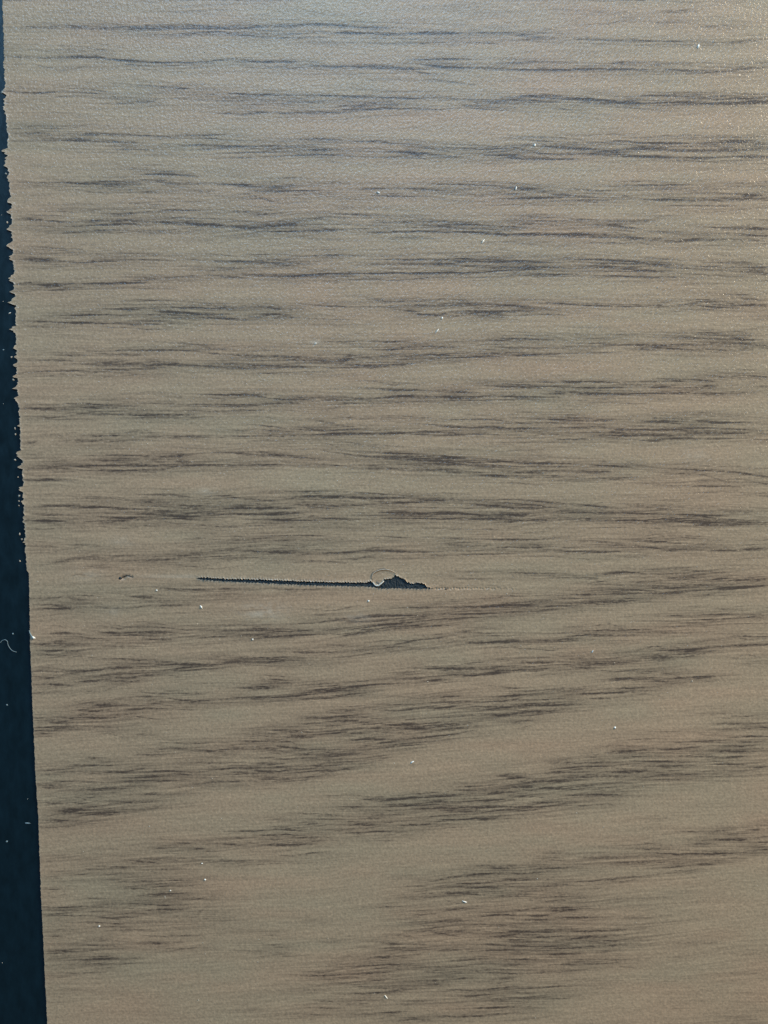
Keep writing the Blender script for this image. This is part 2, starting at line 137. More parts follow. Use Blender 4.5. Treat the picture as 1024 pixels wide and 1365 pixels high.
(674,805): [(3.5,.7,[-10,30,100,28,200,20]),(3,.5,[100,10,300,5]),(2.5,.6,[630,45,700,45]),(3,.5,[740,40,840,40,900,30]),(5,.45,[700,65,860,60,960,55]),(3,.6,[880,55,980,48,1040,42]),(3,.6,[300,105,400,102,500,98,600,98]),(4,.6,[220,130,340,118,420,120]),(2.5,.7,[100,140,180,142,280,135]),(3,.4,[400,125,500,122]),(4,.4,[-10,145,60,145]),(2.5,.5,[600,90,720,85,800,92]),(3,.5,[830,128,920,125,1040,130]),(2.5,.8,[600,178,660,182,760,175]),(3,.7,[700,190,780,170,860,168]),(3.5,.75,[880,165,960,162,1040,158]),(2.5,.4,[380,195,520,185]),(4,.6,[510,205,600,202,650,205]),(4,.6,[560,215,660,210]),(2.5,.5,[240,215,350,212]),(3.5,.6,[20,228,120,228,220,225]),(5,.5,[220,240,340,235,440,230,560,220]),(3,.6,[-10,258,120,258,200,250]),(2.5,.5,[240,248,350,250]),(3,.75,[400,292,480,290,560,285]),(3,.7,[660,290,740,285,850,278]),(3,.6,[540,300,640,302]),(3.5,.65,[400,332,500,328,600,322]),(2.5,.45,[880,235,980,232]),(3,.5,[30,345,180,335,320,322]),(2.5,.4,[600,275,680,270])],
(0,920): [(3,.6,[440,35,560,22,660,28]),(3.5,.65,[640,30,760,42,860,38]),(3,.6,[860,32,960,28,1040,30]),(3,.6,[300,78,380,82,440,72]),(4,.6,[340,60,480,58]),(3.5,.7,[460,80,560,72,680,75]),(2.5,.4,[680,75,800,80]),(3,.6,[290,105,400,110,500,102]),(4,.4,[420,98,540,92]),(4,.65,[140,118,220,125,330,125]),(3.5,.75,[140,145,240,142,340,142]),(3,.5,[340,140,440,145]),(3,.6,[140,168,180,168]),(5,.3,[500,175,620,170]),(2.5,.6,[620,205,720,210,860,208]),(2.5,.4,[920,175,1040,168]),(3,.6,[690,232,800,238,900,240]),(2.5,.5,[880,232,960,222]),(2.5,.5,[540,252,640,252]),(2.5,.6,[330,262,400,264]),(2.5,.4,[800,260,940,255]),(3,.65,[220,298,340,292,430,295]),(3.5,.65,[380,318,480,318,560,305]),(3,.6,[560,315,660,315,760,320]),(2.5,.5,[150,312,260,308]),(2.5,.5,[420,345,600,335]),(2.5,.5,[700,280,860,285,1000,282]),(2.5,.5,[540,335,680,335]),(3,.6,[780,320,900,305,1040,300]),(3,.5,[860,335,960,325,1040,325]),(2.5,.4,[760,345,880,345]),(2.5,.4,[940,200,1040,202])],
(340,920): [(2.5,.7,[-10,35,100,28,200,18,300,10]),(3,.65,[200,12,300,5,400,2]),(3,.5,[290,80,420,78]),(3,.65,[440,75,560,80,640,72,700,65]),(2.5,.55,[640,32,720,28,840,20]),(2.5,.6,[680,48,800,42,920,45,1040,38]),(4,.5,[600,68,740,70,860,72]),(2.5,.7,[720,68,770,64]),(5,.5,[840,75,960,68,1040,62]),(3,.6,[880,95,960,100,1040,92]),(2.5,.6,[180,108,280,106]),(3.5,.7,[290,122,380,118,440,125]),(3,.75,[430,130,540,135,680,130,780,118]),(5,.4,[420,150,540,150]),(3.5,.7,[540,148,640,150,740,140]),(2.5,.6,[680,158,780,150,900,135]),(2.5,.5,[180,130,260,128]),(2.5,.5,[40,155,140,155]),(3.5,.75,[110,182,220,182]),(2.5,.5,[-10,178,90,182]),(3,.6,[240,175,340,165,440,170]),(3,.6,[320,195,460,190,560,192]),(2.5,.65,[560,190,680,182,800,168,880,152]),(2.5,.5,[460,205,580,200]),(2.5,.6,[520,220,640,212]),(3.5,.65,[90,220,180,230]),(3,.65,[180,235,280,232,400,228]),(5,.45,[200,250,320,250,440,245]),(2.5,.6,[-10,228,80,228]),(3,.6,[40,265,140,268,240,262]),(2.5,.6,[-10,285,120,285]),(3,.65,[120,305,220,302,340,290]),(3,.6,[-10,312,100,318]),(2.5,.5,[120,320,260,312,340,302]),(3,.5,[420,262,500,255]),(5,.3,[220,275,400,270]),(4,.5,[-10,340,120,342]),(3,.5,[940,330,1040,325]),(2.5,.4,[20,200,160,205]),(2.5,.4,[400,215,500,215])],
(674,920): [(3.5,.6,[-10,22,80,15]),(3.5,.7,[250,20,320,15,420,10,520,5]),(3,.65,[60,42,180,38]),(2.5,.4,[140,38,260,32]),(4,.55,[-10,65,100,60,300,58]),(4,.6,[-10,92,100,85,220,78]),(3,.4,[20,130,100,120]),(3,.5,[820,98,940,102,1040,98]),(3,.5,[820,130,920,128]),(2.5,.6,[880,152,980,145,1040,140]),(2.5,.5,[460,195,560,190,640,188]),(3,.6,[660,205,760,200,880,195]),(3,.65,[880,185,960,180,1040,182]),(3.5,.7,[400,238,480,238,560,230]),(3,.6,[560,232,680,228,800,220]),(5,.4,[780,235,900,240,1000,240]),(2.5,.5,[860,220,960,218,1040,212]),(2.5,.5,[440,265,560,258]),(3,.7,[490,278,600,280,720,275]),(2.5,.4,[160,278,260,282]),(3,.65,[720,260,860,262,960,255]),(3,.65,[820,288,940,290]),(3,.6,[960,300,1040,298]),(2.5,.4,[310,260,360,262]),(3.5,.7,[210,305,300,302,400,295]),(4,.55,[110,325,220,320,330,318]),(5,.5,[400,325,480,320,580,318]),(3,.6,[560,300,700,300]),(3,.5,[720,318,860,310]),(3,.6,[-10,335,60,340]),(3,.45,[200,340,360,338,540,340]),(2.5,.4,[680,340,860,335,1000,330])],
(0,1035): [(2.5,.5,[160,15,320,18,440,25]),(3,.6,[150,42,240,45]),(3,.65,[300,48,400,48,500,45]),(2.5,.5,[490,20,620,12]),(2.5,.5,[700,40,820,25,940,18]),(2.5,.5,[840,25,1000,15]),(3,.5,[530,72,640,70]),(5,.35,[280,70,400,70,500,62]),(3,.65,[410,95,500,100,640,98]),(4,.55,[160,105,260,108]),(4,.6,[280,105,360,108]),(2.5,.5,[240,145,320,142]),(2.5,.8,[240,138,320,142]),(4,.75,[330,148,420,145,490,140]),(5,.6,[160,170,240,172,310,172]),(4,.35,[200,198,340,180,480,165]),(5,.3,[500,140,600,125,680,90]),(2.5,.55,[870,215,960,215,1040,210]),(2.5,.45,[690,260,780,262]),(3,.55,[580,278,680,275]),(2.5,.6,[750,285,820,285]),(3,.55,[840,262,940,270]),(2.5,.4,[400,282,500,285]),(2.5,.5,[600,295,720,305]),(3,.55,[430,325,520,328,600,338]),(2.5,.4,[160,332,260,328]),(3,.5,[690,348,860,330,1040,325]),(2.5,.6,[560,335,600,338]),(2.5,.3,[880,250,1000,240])],
(340,1035): [(2.5,.5,[-10,22,120,18,240,10]),(3.5,.75,[410,90,500,95,600,85,720,75,820,70]),(3,.65,[500,110,620,108,700,98,780,100]),(2.5,.5,[740,42,860,40,980,32]),(3,.55,[740,70,900,70,1040,55]),(3,.6,[800,98,920,92,1040,92]),(3,.5,[320,120,460,118]),(2.5,.6,[150,145,240,148,350,155]),(3,.5,[420,148,560,148,640,140]),(3,.6,[660,122,780,118,900,118,1040,122]),(3,.6,[740,132,840,135,960,130,1040,132]),(3,.5,[400,165,520,160]),(4,.5,[360,190,480,188]),(3,.7,[540,192,660,188,740,175]),(3,.75,[680,178,780,168,880,165,1000,162]),(3,.5,[160,182,280,182]),(3,.65,[70,205,180,212]),(2.5,.5,[320,220,460,215,600,210]),(2.5,.4,[430,255,520,228,640,205]),(2.5,.6,[-10,230,100,232]),(3,.7,[120,240,220,240,290,235]),(4,.75,[40,268,140,272,220,265]),(2.5,.4,[40,245,120,245]),(5,.25,[240,200,400,205]),(2.5,.4,[50,170,130,172])],
(674,1035): [(3,.6,[-10,20,120,18,260,20]),(3,.55,[200,40,320,35,440,22]),(3,.6,[-10,48,120,42,260,45]),(3.5,.7,[220,72,340,72,460,70]),(3,.65,[100,102,200,100,300,95]),(2.5,.5,[-10,80,100,78]),(3,.6,[-10,132,100,132,200,122]),(2.5,.45,[360,62,460,48,600,28]),(3,.4,[480,15,640,15,760,10]),(2.5,.5,[380,80,460,72]),(2.5,.3,[540,180,600,175]),(3,.55,[790,212,900,208]),(2.5,.6,[920,215,1040,205]),(3,.55,[990,192,1040,190]),(3,.55,[760,248,860,245,980,242]),(2.5,.45,[440,272,560,265,660,270]),(3,.5,[700,268,800,262]),(3.5,.7,[560,300,680,302,800,300,900,295]),(3,.55,[500,282,600,288]),(3,.5,[880,300,1040,285]),(2.5,.6,[940,290,1040,282]),(3,.5,[160,298,240,298]),(3,.55,[280,318,440,315,560,310]),(2.5,.45,[120,318,240,330]),(2.5,.4,[380,340,560,335,740,342])],
(0,1150): [(2.5,.5,[360,15,480,18,560,15]),(2.5,.5,[310,48,360,45]),(2.5,.5,[380,48,500,45]),(2.5,.4,[170,55,240,55]),(2.5,.5,[560,30,680,25,760,28]),(3,.5,[640,70,740,68]),(3,.4,[490,75,600,72,680,65]),(3,.6,[500,100,580,105,660,105]),(3.5,.7,[540,130,620,122,740,118]),(2.5,.5,[170,105,240,105]),(2.5,.4,[500,150,620,142]),(2.5,.45,[320,138,420,142]),(3,.65,[170,172,260,175,320,170]),(2.5,.6,[320,170,420,172]),(3,.7,[550,190,660,182,760,175]),(2.5,.5,[440,178,560,180]),(2.5,.45,[620,170,760,155]),(4,.65,[170,205,260,208,320,208]),(3,.7,[340,210,440,218,550,212]),(3,.4,[600,215,740,208]),(2.5,.35,[600,235,700,232]),(3,.55,[420,262,520,262,620,265]),(2.5,.35,[170,240,260,245]),(2.5,.6,[180,288,240,288]),(3,.4,[360,298,420,298]),(3.5,.55,[540,315,620,318,680,310]),(3,.4,[260,318,360,320,520,330]),(2.5,.45,[170,345,340,345]),(5,.3,[700,230,760,210,850,130]),(6,.25,[780,230,860,180]),(2.5,.4,[720,225,920,225]),(2.5,.3,[850,270,1000,272])],
(340,1150): [(2.5,.35,[540,48,640,50]),(3,.6,[680,75,780,55,880,52]),(3,.65,[780,55,920,42,1040,40]),(2.5,.55,[880,20,1040,20]),(3,.6,[740,95,880,95,1040,80]),(3,.55,[860,100,960,98]),(2.5,.45,[600,92,680,90]),(3,.55,[660,118,800,118,940,130]),(3,.6,[900,128,1040,130]),(2.5,.45,[560,190,680,185]),(3,.55,[700,185,780,180,860,175]),(2.5,.5,[480,172,600,170]),(5,.5,[700,230,840,228]),(8,.4,[640,268,760,265,880,262]),(3.5,.7,[860,210,960,202,1040,205]),(3,.6,[860,252,960,245,1040,245]),(3,.65,[900,295,980,285,1040,275]),(2.5,.6,[580,235,680,232]),(3,.5,[600,265,700,270,820,290]),(3,.6,[480,310,560,315]),(3,.6,[500,332,580,330]),(3,.5,[560,318,700,320]),(2.5,.5,[700,342,800,338]),(2.5,.5,[820,320,920,318,1040,325]),(2.5,.3,[180,225,260,222]),(2.5,.3,[0,268,90,270]),(2.5,.35,[270,310,330,312]),(2.5,.4,[400,325,460,325])],
(674,1150): [(2.5,.6,[-10,40,80,42,200,30]),(2.5,.5,[-10,22,120,15,260,20]),(2.5,.7,[-10,70,100,65,200,65]),(2.5,.55,[240,75,340,72,420,62,520,48]),(3,.4,[540,25,660,20,760,8]),(2.5,.5,[720,8,820,8]),(2.5,.35,[640,35,760,25]),(4,.45,[60,95,200,90,300,88]),(5,.35,[280,105,420,100]),(3,.5,[-10,130,80,125]),(2.5,.55,[100,162,200,145,320,138]),(2.5,.5,[180,135,280,130]),(2.5,.6,[-10,195,100,178,200,170]),(3,.65,[160,188,240,182,330,178]),(3.5,.65,[210,212,280,215,360,212]),(3.5,.55,[80,205,160,208]),(5,.4,[-10,215,120,225,240,225]),(3.5,.35,[420,145,540,140,680,130]),(3,.35,[430,215,560,215]),(2.5,.7,[180,280,280,268,380,265,510,258]),(4,.5,[100,270,220,268]),(3.5,.65,[-10,270,100,268]),(3,.7,[80,292,160,290,200,285]),(2.5,.65,[200,305,320,288,460,282]),(2.5,.55,[300,310,420,305,500,298]),(2.5,.55,[-10,300,80,298]),(2.5,.6,[120,335,260,332,420,325]),(2.5,.5,[-10,325,100,320]),(5,.25,[560,320,760,310,900,320]),(2.5,.25,[720,155,800,150])],
(0,1245): [(3,.5,[530,30,620,35,700,30]),(3,.5,[180,75,260,72]),(2.5,.5,[250,60,400,62]),(3.5,.75,[310,100,380,95,450,95]),(3,.55,[180,122,280,118,400,112]),(2.5,.65,[370,115,400,112]),(2.5,.5,[190,155,300,155,440,150]),(3,.4,[190,98,280,95]),(3,.3,[450,100,560,95]),(4,.25,[190,210,340,215]),(4,.2,[700,110,880,110]),(4,.2,[900,65,1040,70]),(3,.25,[910,295,1040,290]),(2.5,.3,[190,265,260,268])],
(340,1245): [(2.5,.4,[-10,68,60,70]),(2.5,.4,[60,75,130,75]),(2.5,.8,[160,162,240,165,320,163]),(3,.6,[300,145,420,125,500,122]),(3,.65,[440,122,540,118,640,115]),(2.5,.5,[290,118,380,115]),(3,.55,[370,160,460,155,560,150]),(3,.6,[460,88,540,92]),(2.5,.5,[560,85,660,80]),(2.5,.65,[700,110,820,102,920,95]),(3,.6,[820,70,940,62,1040,68]),(2.5,.5,[620,130,760,128,860,120]),(2.5,.5,[340,190,440,188]),(2.5,.5,[360,205,480,202]),(3.5,.7,[310,232,420,232,520,225]),(3.5,.65,[480,232,560,222,640,215]),(3,.55,[620,180,740,180]),(4,.45,[640,195,760,200]),(3,.65,[750,245,840,242,920,235]),(2.5,.6,[880,218,1000,205,1040,205]),(3,.55,[920,180,1040,165]),(3,.5,[740,178,860,170]),(2.5,.45,[560,262,720,262]),(3,.6,[220,288,330,290]),(2.5,.5,[320,272,440,272]),(3.5,.65,[490,308,580,305]),(2.5,.45,[380,315,480,312]),(3,.6,[810,292,920,290,1040,285]),(2.5,.5,[660,320,800,322,1000,310]),(2.5,.45,[560,328,680,325]),(3,.4,[160,215,280,220]),(3,.3,[60,315,200,310]),(3,.4,[860,260,1040,262]),(4,.4,[760,145,1040,140]),(3,.5,[920,155,1040,155])],
(674,1245): [(2.5,.55,[200,30,320,15,460,5]),(2.5,.55,[300,48,400,45,500,40]),(3.5,.65,[120,78,220,78,340,72]),(2.5,.55,[340,72,440,65]),(3,.6,[-10,100,120,98]),(3,.6,[240,110,340,110,460,102]),(4,.5,[-10,125,60,125]),(2.5,.65,[-10,160,100,155,220,148,340,138]),(3,.4,[180,120,280,122]),(2.5,.6,[-10,205,60,205]),(3,.7,[90,212,180,208,300,202]),(2.5,.5,[-10,245,80,248,190,242]),(3,.3,[180,258,280,238]),(2.5,.45,[-10,310,60,305]),(3,.25,[640,92,740,98]),(4,.3,[900,80,1000,78]),(5,.3,[800,155,940,150,1040,165]),(6,.25,[860,270,1040,265]),(6,.25,[780,320,900,330,1040,325]),(4,.2,[560,180,700,185]),(3,.25,[640,290,700,290]),(3,.2,[300,180,420,190])],
}
VEINS = []
for (x0, y0), lst in STREAKS.items():
    for w, d, p in lst:
        VEINS.append((w, d, np.array(p[0::2], float) / 2.926 + x0, np.array(p[1::2], float) / 2.926 + y0))
# finer companion fibres beside every vein
rc = random.Random(17)
for w, d, vx, vy in list(VEINS):
    L = vx[-1] - vx[0]
    for q in range(3):
        a = rc.uniform(-.5, .55) * L; l2 = L * (rc.uniform(.6, 1.4) if vy[0] < 830 else rc.uniform(.5, 1.15)) + 18
        x0 = vx[0] + a; xs_ = np.linspace(x0, x0 + l2, 4)
        off = rc.choice([-1, 1]) * rc.uniform(.6, 3.0) * (w + 1.0)
        ys_ = np.interp(xs_, vx, vy) + off * np.array([1, rc.uniform(.7, 1.2), rc.uniform(.6, 1.3), rc.uniform(.5, 1.2)])
        sl_ = (vy[-1] - vy[0]) / max(L, 1)
        ys_ += np.where(xs_ > vx[-1], (xs_ - vx[-1]) * sl_, 0) + np.where(xs_ < vx[0], (xs_ - vx[0]) * sl_, 0)
        VEINS.append((rc.uniform(1.3, 2.0), d * (rc.uniform(.25, .7) if vy[0] < 830 else rc.uniform(.35, .85)), xs_, ys_))
# the print runs on past the part in view: more veins of the same sort out there
XL, XR, YT, YB = -420.0, 1449.0, -560.0, 1900.0
n_out = 0
while n_out < 620:
    cx = random.uniform(XL, XR); cy = random.uniform(YT, YB)
    ln = random.uniform(40, 190)
    if cx + ln > 8 and cx - ln < 1016 and 4 < cy < 1361:
        continue
    sl = random.uniform(-.03, .03)
    xs = np.linspace(cx - ln, cx + ln, 5)
    VEINS.append((random.choice([2.5, 3, 3, 4, 5]), random.uniform(.3, .75), xs, cy + sl * (xs - cx) + np.cumsum(np.random.default_rng(n_out).uniform(-2, 2, 5))))
    n_out += 1

def grain_at(px, py):
    """darkness of the printed veins, and how fibrous the print is (0..1), at layout points"""
    px = np.asarray(px, float).ravel(); py = np.asarray(py, float).ravel()
    order = np.argsort(py, kind='stable')
    xs, ys = px[order], py[order]
    g = np.zeros_like(xs); keep = np.ones_like(xs)
    wob = 0.8 * vnoise(xs / 95, ys / 14, 11) + 0.4 * vnoise(xs / 9, ys / 3, 12)
    dim = np.interp(ys, [780, 1000, 1365], [1.0, .96, .88])
    frag = 0.5 + 0.5 * vnoise(xs / 40, ys / 2.4, 13)
    for n, (w, d, vx, vy) in enumerate(VEINS):
        pad = 4.2 * w + 6
        lo = np.searchsorted(ys, vy.min() - pad); hi = np.searchsorted(ys, vy.max() + pad)
        if hi <= lo: continue
        sx = xs[lo:hi]
        L = vx[-1] - vx[0]
        low = np.clip((vy[0] - 800) / 120, 0, 1)
        tail = (16 + .16 * L) * (1 - .30 * low)
        m = (sx > vx[0] - 3 * tail) & (sx < vx[-1] + 3 * tail)
        if not m.any(): continue
        idx = np.nonzero(m)[0] + lo
        x = xs[idx]
        sl0 = (vy[1] - vy[0]) / (vx[1] - vx[0]); sl1 = (vy[-1] - vy[-2]) / (vx[-1] - vx[-2])
        yc = np.interp(x, vx, vy) + np.where(x < vx[0], (x - vx[0]) * sl0 * .6, 0) + np.where(x > vx[-1], (x - vx[-1]) * sl1 * .6, 0)
        wid = w * (0.52 + 0.20 * vnoise(x / 24 + n * 3.7, np.full_like(x, n * 1.3), 14))
        end = np.minimum(x - vx[0] + tail, vx[-1] + tail - x)
        e = np.clip(end / (tail + min(34.0, .4 * L)), 0, 1) ** 0.8
        wid = wid * (0.30 + 0.70 * e)
        dy = (ys[idx] + wob[idx] - yc) / np.maximum(wid, .45)
        wid = wid * (1 + .0 * low)
        dy = (ys[idx] + wob[idx] - yc) / np.maximum(wid, .45)
        a = d * e * dim[idx] * np.exp(-np.abs(dy) ** 1.8) * (0.80 + 0.50 * frag[idx])
        g[idx] = np.maximum(g[idx], a) + 0.18 * np.minimum(g[idx], a)
        e2 = np.clip((end + 2 * tail) / (4 * tail), 0, 1)
        dy2 = (ys[idx] - yc) / (w * 1.5 + 2.6)
        keep[idx] *= 1 - (.24 + .02 * low) * d * e2 * np.exp(-dy2 * dy2)
    go = np.empty_like(g); so = np.empty_like(g)
    go[order] = np.clip(g, 0, 1); so[order] = 1 - keep
    return go, so

def flow_at(px, py):
    """how far the fibres wander off straight, in layout units"""
    px = np.asarray(px, float).ravel(); py = np.asarray(py, float).ravel()
    k = np.interp(py, [640, 800, 900, 1250, 1500], [0, .03, .055, .05, .02])
    return k * (px - 512) + 5 * vnoise(px / 210, py / 70, 51) + 2 * vnoise(px / 70, py / 24, 52)

def tone_at(px, py):
    px = np.asarray(px, float).ravel(); py = np.asarray(py, float).ravel()
    return 0.55 * vnoise(px / 150, py / 38, 21) + 0.45 * vnoise(px / 60 + 5, py / 14 + 3, 22)

# ------------------------------------------------------------------ materials
def new_mat(name):
    m = bpy.data.materials.new(name)
    m.use_nodes = True
    nt = m.node_tree
    return m, nt, nt.nodes['Principled BSDF']

class N:
    def __init__(s, nt): s.nt = nt
    def add(s, t, **kw):
        n = s.nt.nodes.new(t)
        for k, v in kw.items(): setattr(n, k, v)
        return n
    def put(s, sock, v):
        if hasattr(v, 'is_linked') or isinstance(v, bpy.types.NodeSocket): s.nt.links.new(v, sock)
        else: sock.default_value = v
    def math(s, op, a, b=None, c=None, clamp=False):
        n = s.add('ShaderNodeMath', operation=op, use_clamp=clamp)
        s.put(n.inputs[0], a)
        if b is not None: s.put(n.inputs[1], b)
        if c is not None: s.put(n.inputs[2], c)
        return n.outputs[0]
    def mix(s, f, a, b, mode='MIX'):
        n = s.add('ShaderNodeMix', data_type='RGBA', blend_type=mode)
        s.put(n.inputs['Factor'], f); s.put(n.inputs['A'], a); s.put(n.inputs['B'], b)
        return n.outputs['Result']
    def coords(s):
        return s.add('ShaderNodeTexCoord').outputs['Object']
    def mapped(s, vec, scale, rot=0.0, loc=(0, 0, 0)):
        if rot:
            r = s.add('ShaderNodeVectorRotate', rotation_type='Z_AXIS')
            s.put(r.inputs['Vector'], vec); r.inputs['Angle'].default_value = rot
            vec = r.outputs[0]
        m = s.add('ShaderNodeMapping')
        s.put(m.inputs['Vector'], vec)
        m.inputs['Scale'].default_value = scale; m.inputs['Location'].default_value = loc
        return m.outputs[0]
    def noise(s, vec, detail=2.0, rough=0.5, dist=0.0):
        n = s.add('ShaderNodeTexNoise', noise_dimensions='3D')
        s.put(n.inputs['Vector'], vec)
        n.inputs['Scale'].default_value = 1.0; n.inputs['Detail'].default_value = detail
        n.inputs['Roughness'].default_value = rough; n.inputs['Distortion'].default_value = dist
        return n.outputs['Fac']
    def attr(s, name):
        return s.add('ShaderNodeAttribute', attribute_name=name).outputs['Fac']

def per(u, v):                                # noise cell of u by v layout units
    return (1 / (u * K), 1 / (v * K), 1 / (10 * K))

LIGHT = (0.398, 0.284, 0.185, 1)
DARK = (0.082, 0.057, 0.043, 1)

film_mat, nt, bsdf = new_mat('wood_grain_laminate')
n = N(nt); P = n.coords()
band = n.attr('band'); flow = n.attr('flow'); grain = n.attr('grain'); tone = n.attr('tone'); pale = n.attr('pale')
sx_ = n.add('ShaderNodeSeparateXYZ'); n.put(sx_.inputs[0], P)
cx_ = n.add('ShaderNodeCombineXYZ'); n.put(cx_.inputs[0], sx_.outputs[0])
n.put(cx_.inputs[1], n.math('MULTIPLY_ADD', flow, -K, sx_.outputs[1]))
F = cx_.outputs[0]                            # coordinates that follow the fibres
f1 = n.noise(n.mapped(F, per(120, 3.3)), 4, .62)
f2 = n.noise(n.mapped(F, per(20, 1.8), loc=(3, 7, 1)), 2, .55)
f3 = n.noise(n.mapped(F, per(260, 13), loc=(9, 1, 4)), 2, .5)
sp = n.noise(n.mapped(P, per(3.4, 3.0), loc=(1, 2, 3)), 1.5, .6)
gran = n.noise(n.mapped(F, per(5.5, 2.6), loc=(2, 8, 3)), 2, .65)
sp2 = n.noise(n.mapped(P, per(7, 5), loc=(5, 2, 3)), 1, .5)
# veins broken up by fibres; fine fibres thicken inside the darker bands
mask = n.math('MULTIPLY', grain, 2.6, clamp=True)
rough_ = n.math('ADD', n.math('MULTIPLY', n.math('SUBTRACT', gran, 0.5), 1.25), n.math('MULTIPLY', n.math('SUBTRACT', f2, 0.5), 1.1))
v_ = n.math('MULTIPLY_ADD', rough_, mask, grain)
ss = n.add('ShaderNodeMapRange', interpolation_type='SMOOTHSTEP')
n.put(ss.inputs['Value'], v_); ss.inputs['From Min'].default_value = -0.02; ss.inputs['From Max'].default_value = 0.85
ss.inputs['To Min'].default_value = 0.0; ss.inputs['To Max'].default_value = 0.92
g1 = n.math('ADD', n.math('MULTIPLY', ss.outputs[0], 0.62), n.math('MULTIPLY', grain, n.math('MULTIPLY_ADD', f2, 0.7, -0.15)))
dens = n.math('MULTIPLY_ADD', band, 1.55, 0.45)
f1b = n.noise(n.mapped(F, per(55, 2.3), loc=(6, 3, 2)), 3, .6)
fsum = n.math('MULTIPLY_ADD', n.math('SUBTRACT', f1b, 0.5), 1.0, n.math('MULTIPLY', n.math('SUBTRACT', f1, 0.5), 1.1))
fib = n.math('MULTIPLY', n.math('ADD', fsum, 0.05), dens)
g2 = n.math('ADD', g1, fib)
g2 = n.math('MULTIPLY_ADD', band, 0.35, g2)
g3 = n.math('MULTIPLY_ADD', n.math('SUBTRACT', f2, 0.5), 0.16, g2)
g3 = n.math('MULTIPLY_ADD', n.math('SUBTRACT', f3, 0.5), 0.25, g3)
g3 = n.math('MULTIPLY_ADD', n.math('SUBTRACT', gran, 0.5), 0.22, g3)
g4 = n.math('ADD', g3, 0.10, clamp=True)
c = n.mix(g4, LIGHT, DARK)
# warm / cool drift of the print
tw = n.math('MULTIPLY_ADD', tone, 0.5, 0.5, clamp=True)
drift = n.mix(tw, (0.95, 1.01, 0.99, 1), (1.07, 0.985, 0.95, 1))
c = n.mix(1.0, c, drift, 'MULTIPLY')
spk = n.math('MULTIPLY_ADD', n.math('SUBTRACT', sp, 0.5), 0.72, 1.0)
spk = n.math('MULTIPLY', spk, n.math('MULTIPLY_ADD', n.math('SUBTRACT', sp2, 0.5), 0.30, 1.0))
cv = n.add('ShaderNodeCombineColor'); n.put(cv.inputs[0], spk); n.put(cv.inputs[1], spk); n.put(cv.inputs[2], spk)
c = n.mix(1.0, c, cv.outputs[0], 'MULTIPLY')
c = n.mix(n.math('MULTIPLY', pale, 1.0, clamp=True), c, (0.62, 0.56, 0.46, 1))
n.put(bsdf.inputs['Base Color'], c)
bsdf.inputs['Roughness'].default_value = 0.5
bsdf.inputs['Specular IOR Level'].default_value = 0.22
bsdf.inputs['Coat Weight'].default_value = 0.40      # clear melamine overlay, pressed with a fine peel
bsdf.inputs['Coat Roughness'].default_value = 0.18
bsdf.inputs['Coat IOR'].default_value = 1.5
# pressed orange-peel texture of the laminate: little slanting ridges
b1 = n.noise(n.mapped(P, per(5.2, 2.7), rot=math.radians(-52)), 2, .55, .3)
b2 = n.noise(n.mapped(P, per(2.9, 2.9), loc=(4, 4, 4)), 1.5, .5)
h = n.math('ADD', b1, n.math('MULTIPLY', b2, 0.8))
h = n.math('SUBTRACT', h, n.math('MULTIPLY', grain, 0.25))
bump = n.add('ShaderNodeBump')
bump.inputs['Strength'].default_value = 1.0
bump.inputs['Distance'].default_value = 0.000034
n.put(bump.inputs['Height'], h)
nt.links.new(bump.outputs[0], bsdf.inputs['Normal'])
cb = n.add('ShaderNodeBump')
cb.inputs['Strength'].default_value = 1.0
cb.inputs['Distance'].default_value = 0.00015
n.put(cb.inputs['Height'], h)
nt.links.new(cb.outputs[0], bsdf.inputs['Coat Normal'])

def black_mat(name, rough, base, dist, cell, spec=0.5):
    m, nt, b = new_mat(name)
    b.inputs['Specular IOR Level'].default_value = spec
    n = N(nt); P = n.coords()
    a = n.noise(n.mapped(P, per(*cell)), 3, .6)
    v = n.math('MULTIPLY_ADD', n.math('SUBTRACT', a, 0.5), 1.2, 1.0)
    cv = n.add('ShaderNodeCombineColor')
    for i in range(3): n.put(cv.inputs[i], n.math('MULTIPLY', v, base[i]))
    nt.links.new(cv.outputs[0], b.inputs['Base Color'])
    n.put(b.inputs['Roughness'], n.math('MULTIPLY_ADD', a, 0.2, rough - 0.1))
    bp = n.add('ShaderNodeBump'); bp.inputs['Distance'].default_value = dist; bp.inputs['Strength'].default_value = 1
    n.put(bp.inputs['Height'], n.noise(n.mapped(P, per(cell[0] * .4, cell[1] * .4)), 2, .5))
    nt.links.new(bp.outputs[0], b.inputs['Normal'])
    return m
core_mat = black_mat('black_core', 0.34, (0.0012, 0.0100, 0.0165), 0.00002, (12, 26), 0.62)
torn_mat = black_mat('torn_black_core', 0.7, (0.010, 0.018, 0.023), 0.00008, (4, 4))

def plain(name, color, rough=0.6, var=0.25, cell=3):
    m, nt, b = new_mat(name)
    n = N(nt)
    a = n.noise(n.mapped(n.coords(), per(cell, cell)), 2, .5)
    v = n.math('MULTIPLY_ADD', n.math('SUBTRACT', a, 0.5), 2 * var, 1.0)
    cv = n.add('ShaderNodeCombineColor')
    for i in range(3): n.put(cv.inputs[i], n.math('MULTIPLY', v, color[i]))
    nt.links.new(cv.outputs[0], b.inputs['Base Color'])
    b.inputs['Roughness'].default_value = rough
    return m
dust_mat = plain('white_dust', (0.80, 0.78, 0.72), 0.6)
lint_mat = plain('grey_lint', (0.16, 0.22, 0.24), 0.6)
torn_film_mat = plain('torn_film', (0.36, 0.30, 0.23), 0.5)
pale_film_mat = plain('pale_torn_film', (0.66, 0.62, 0.54), 0.5)
brown_film_mat = plain('brown_torn_film', (0.15, 0.125, 0.10), 0.5)

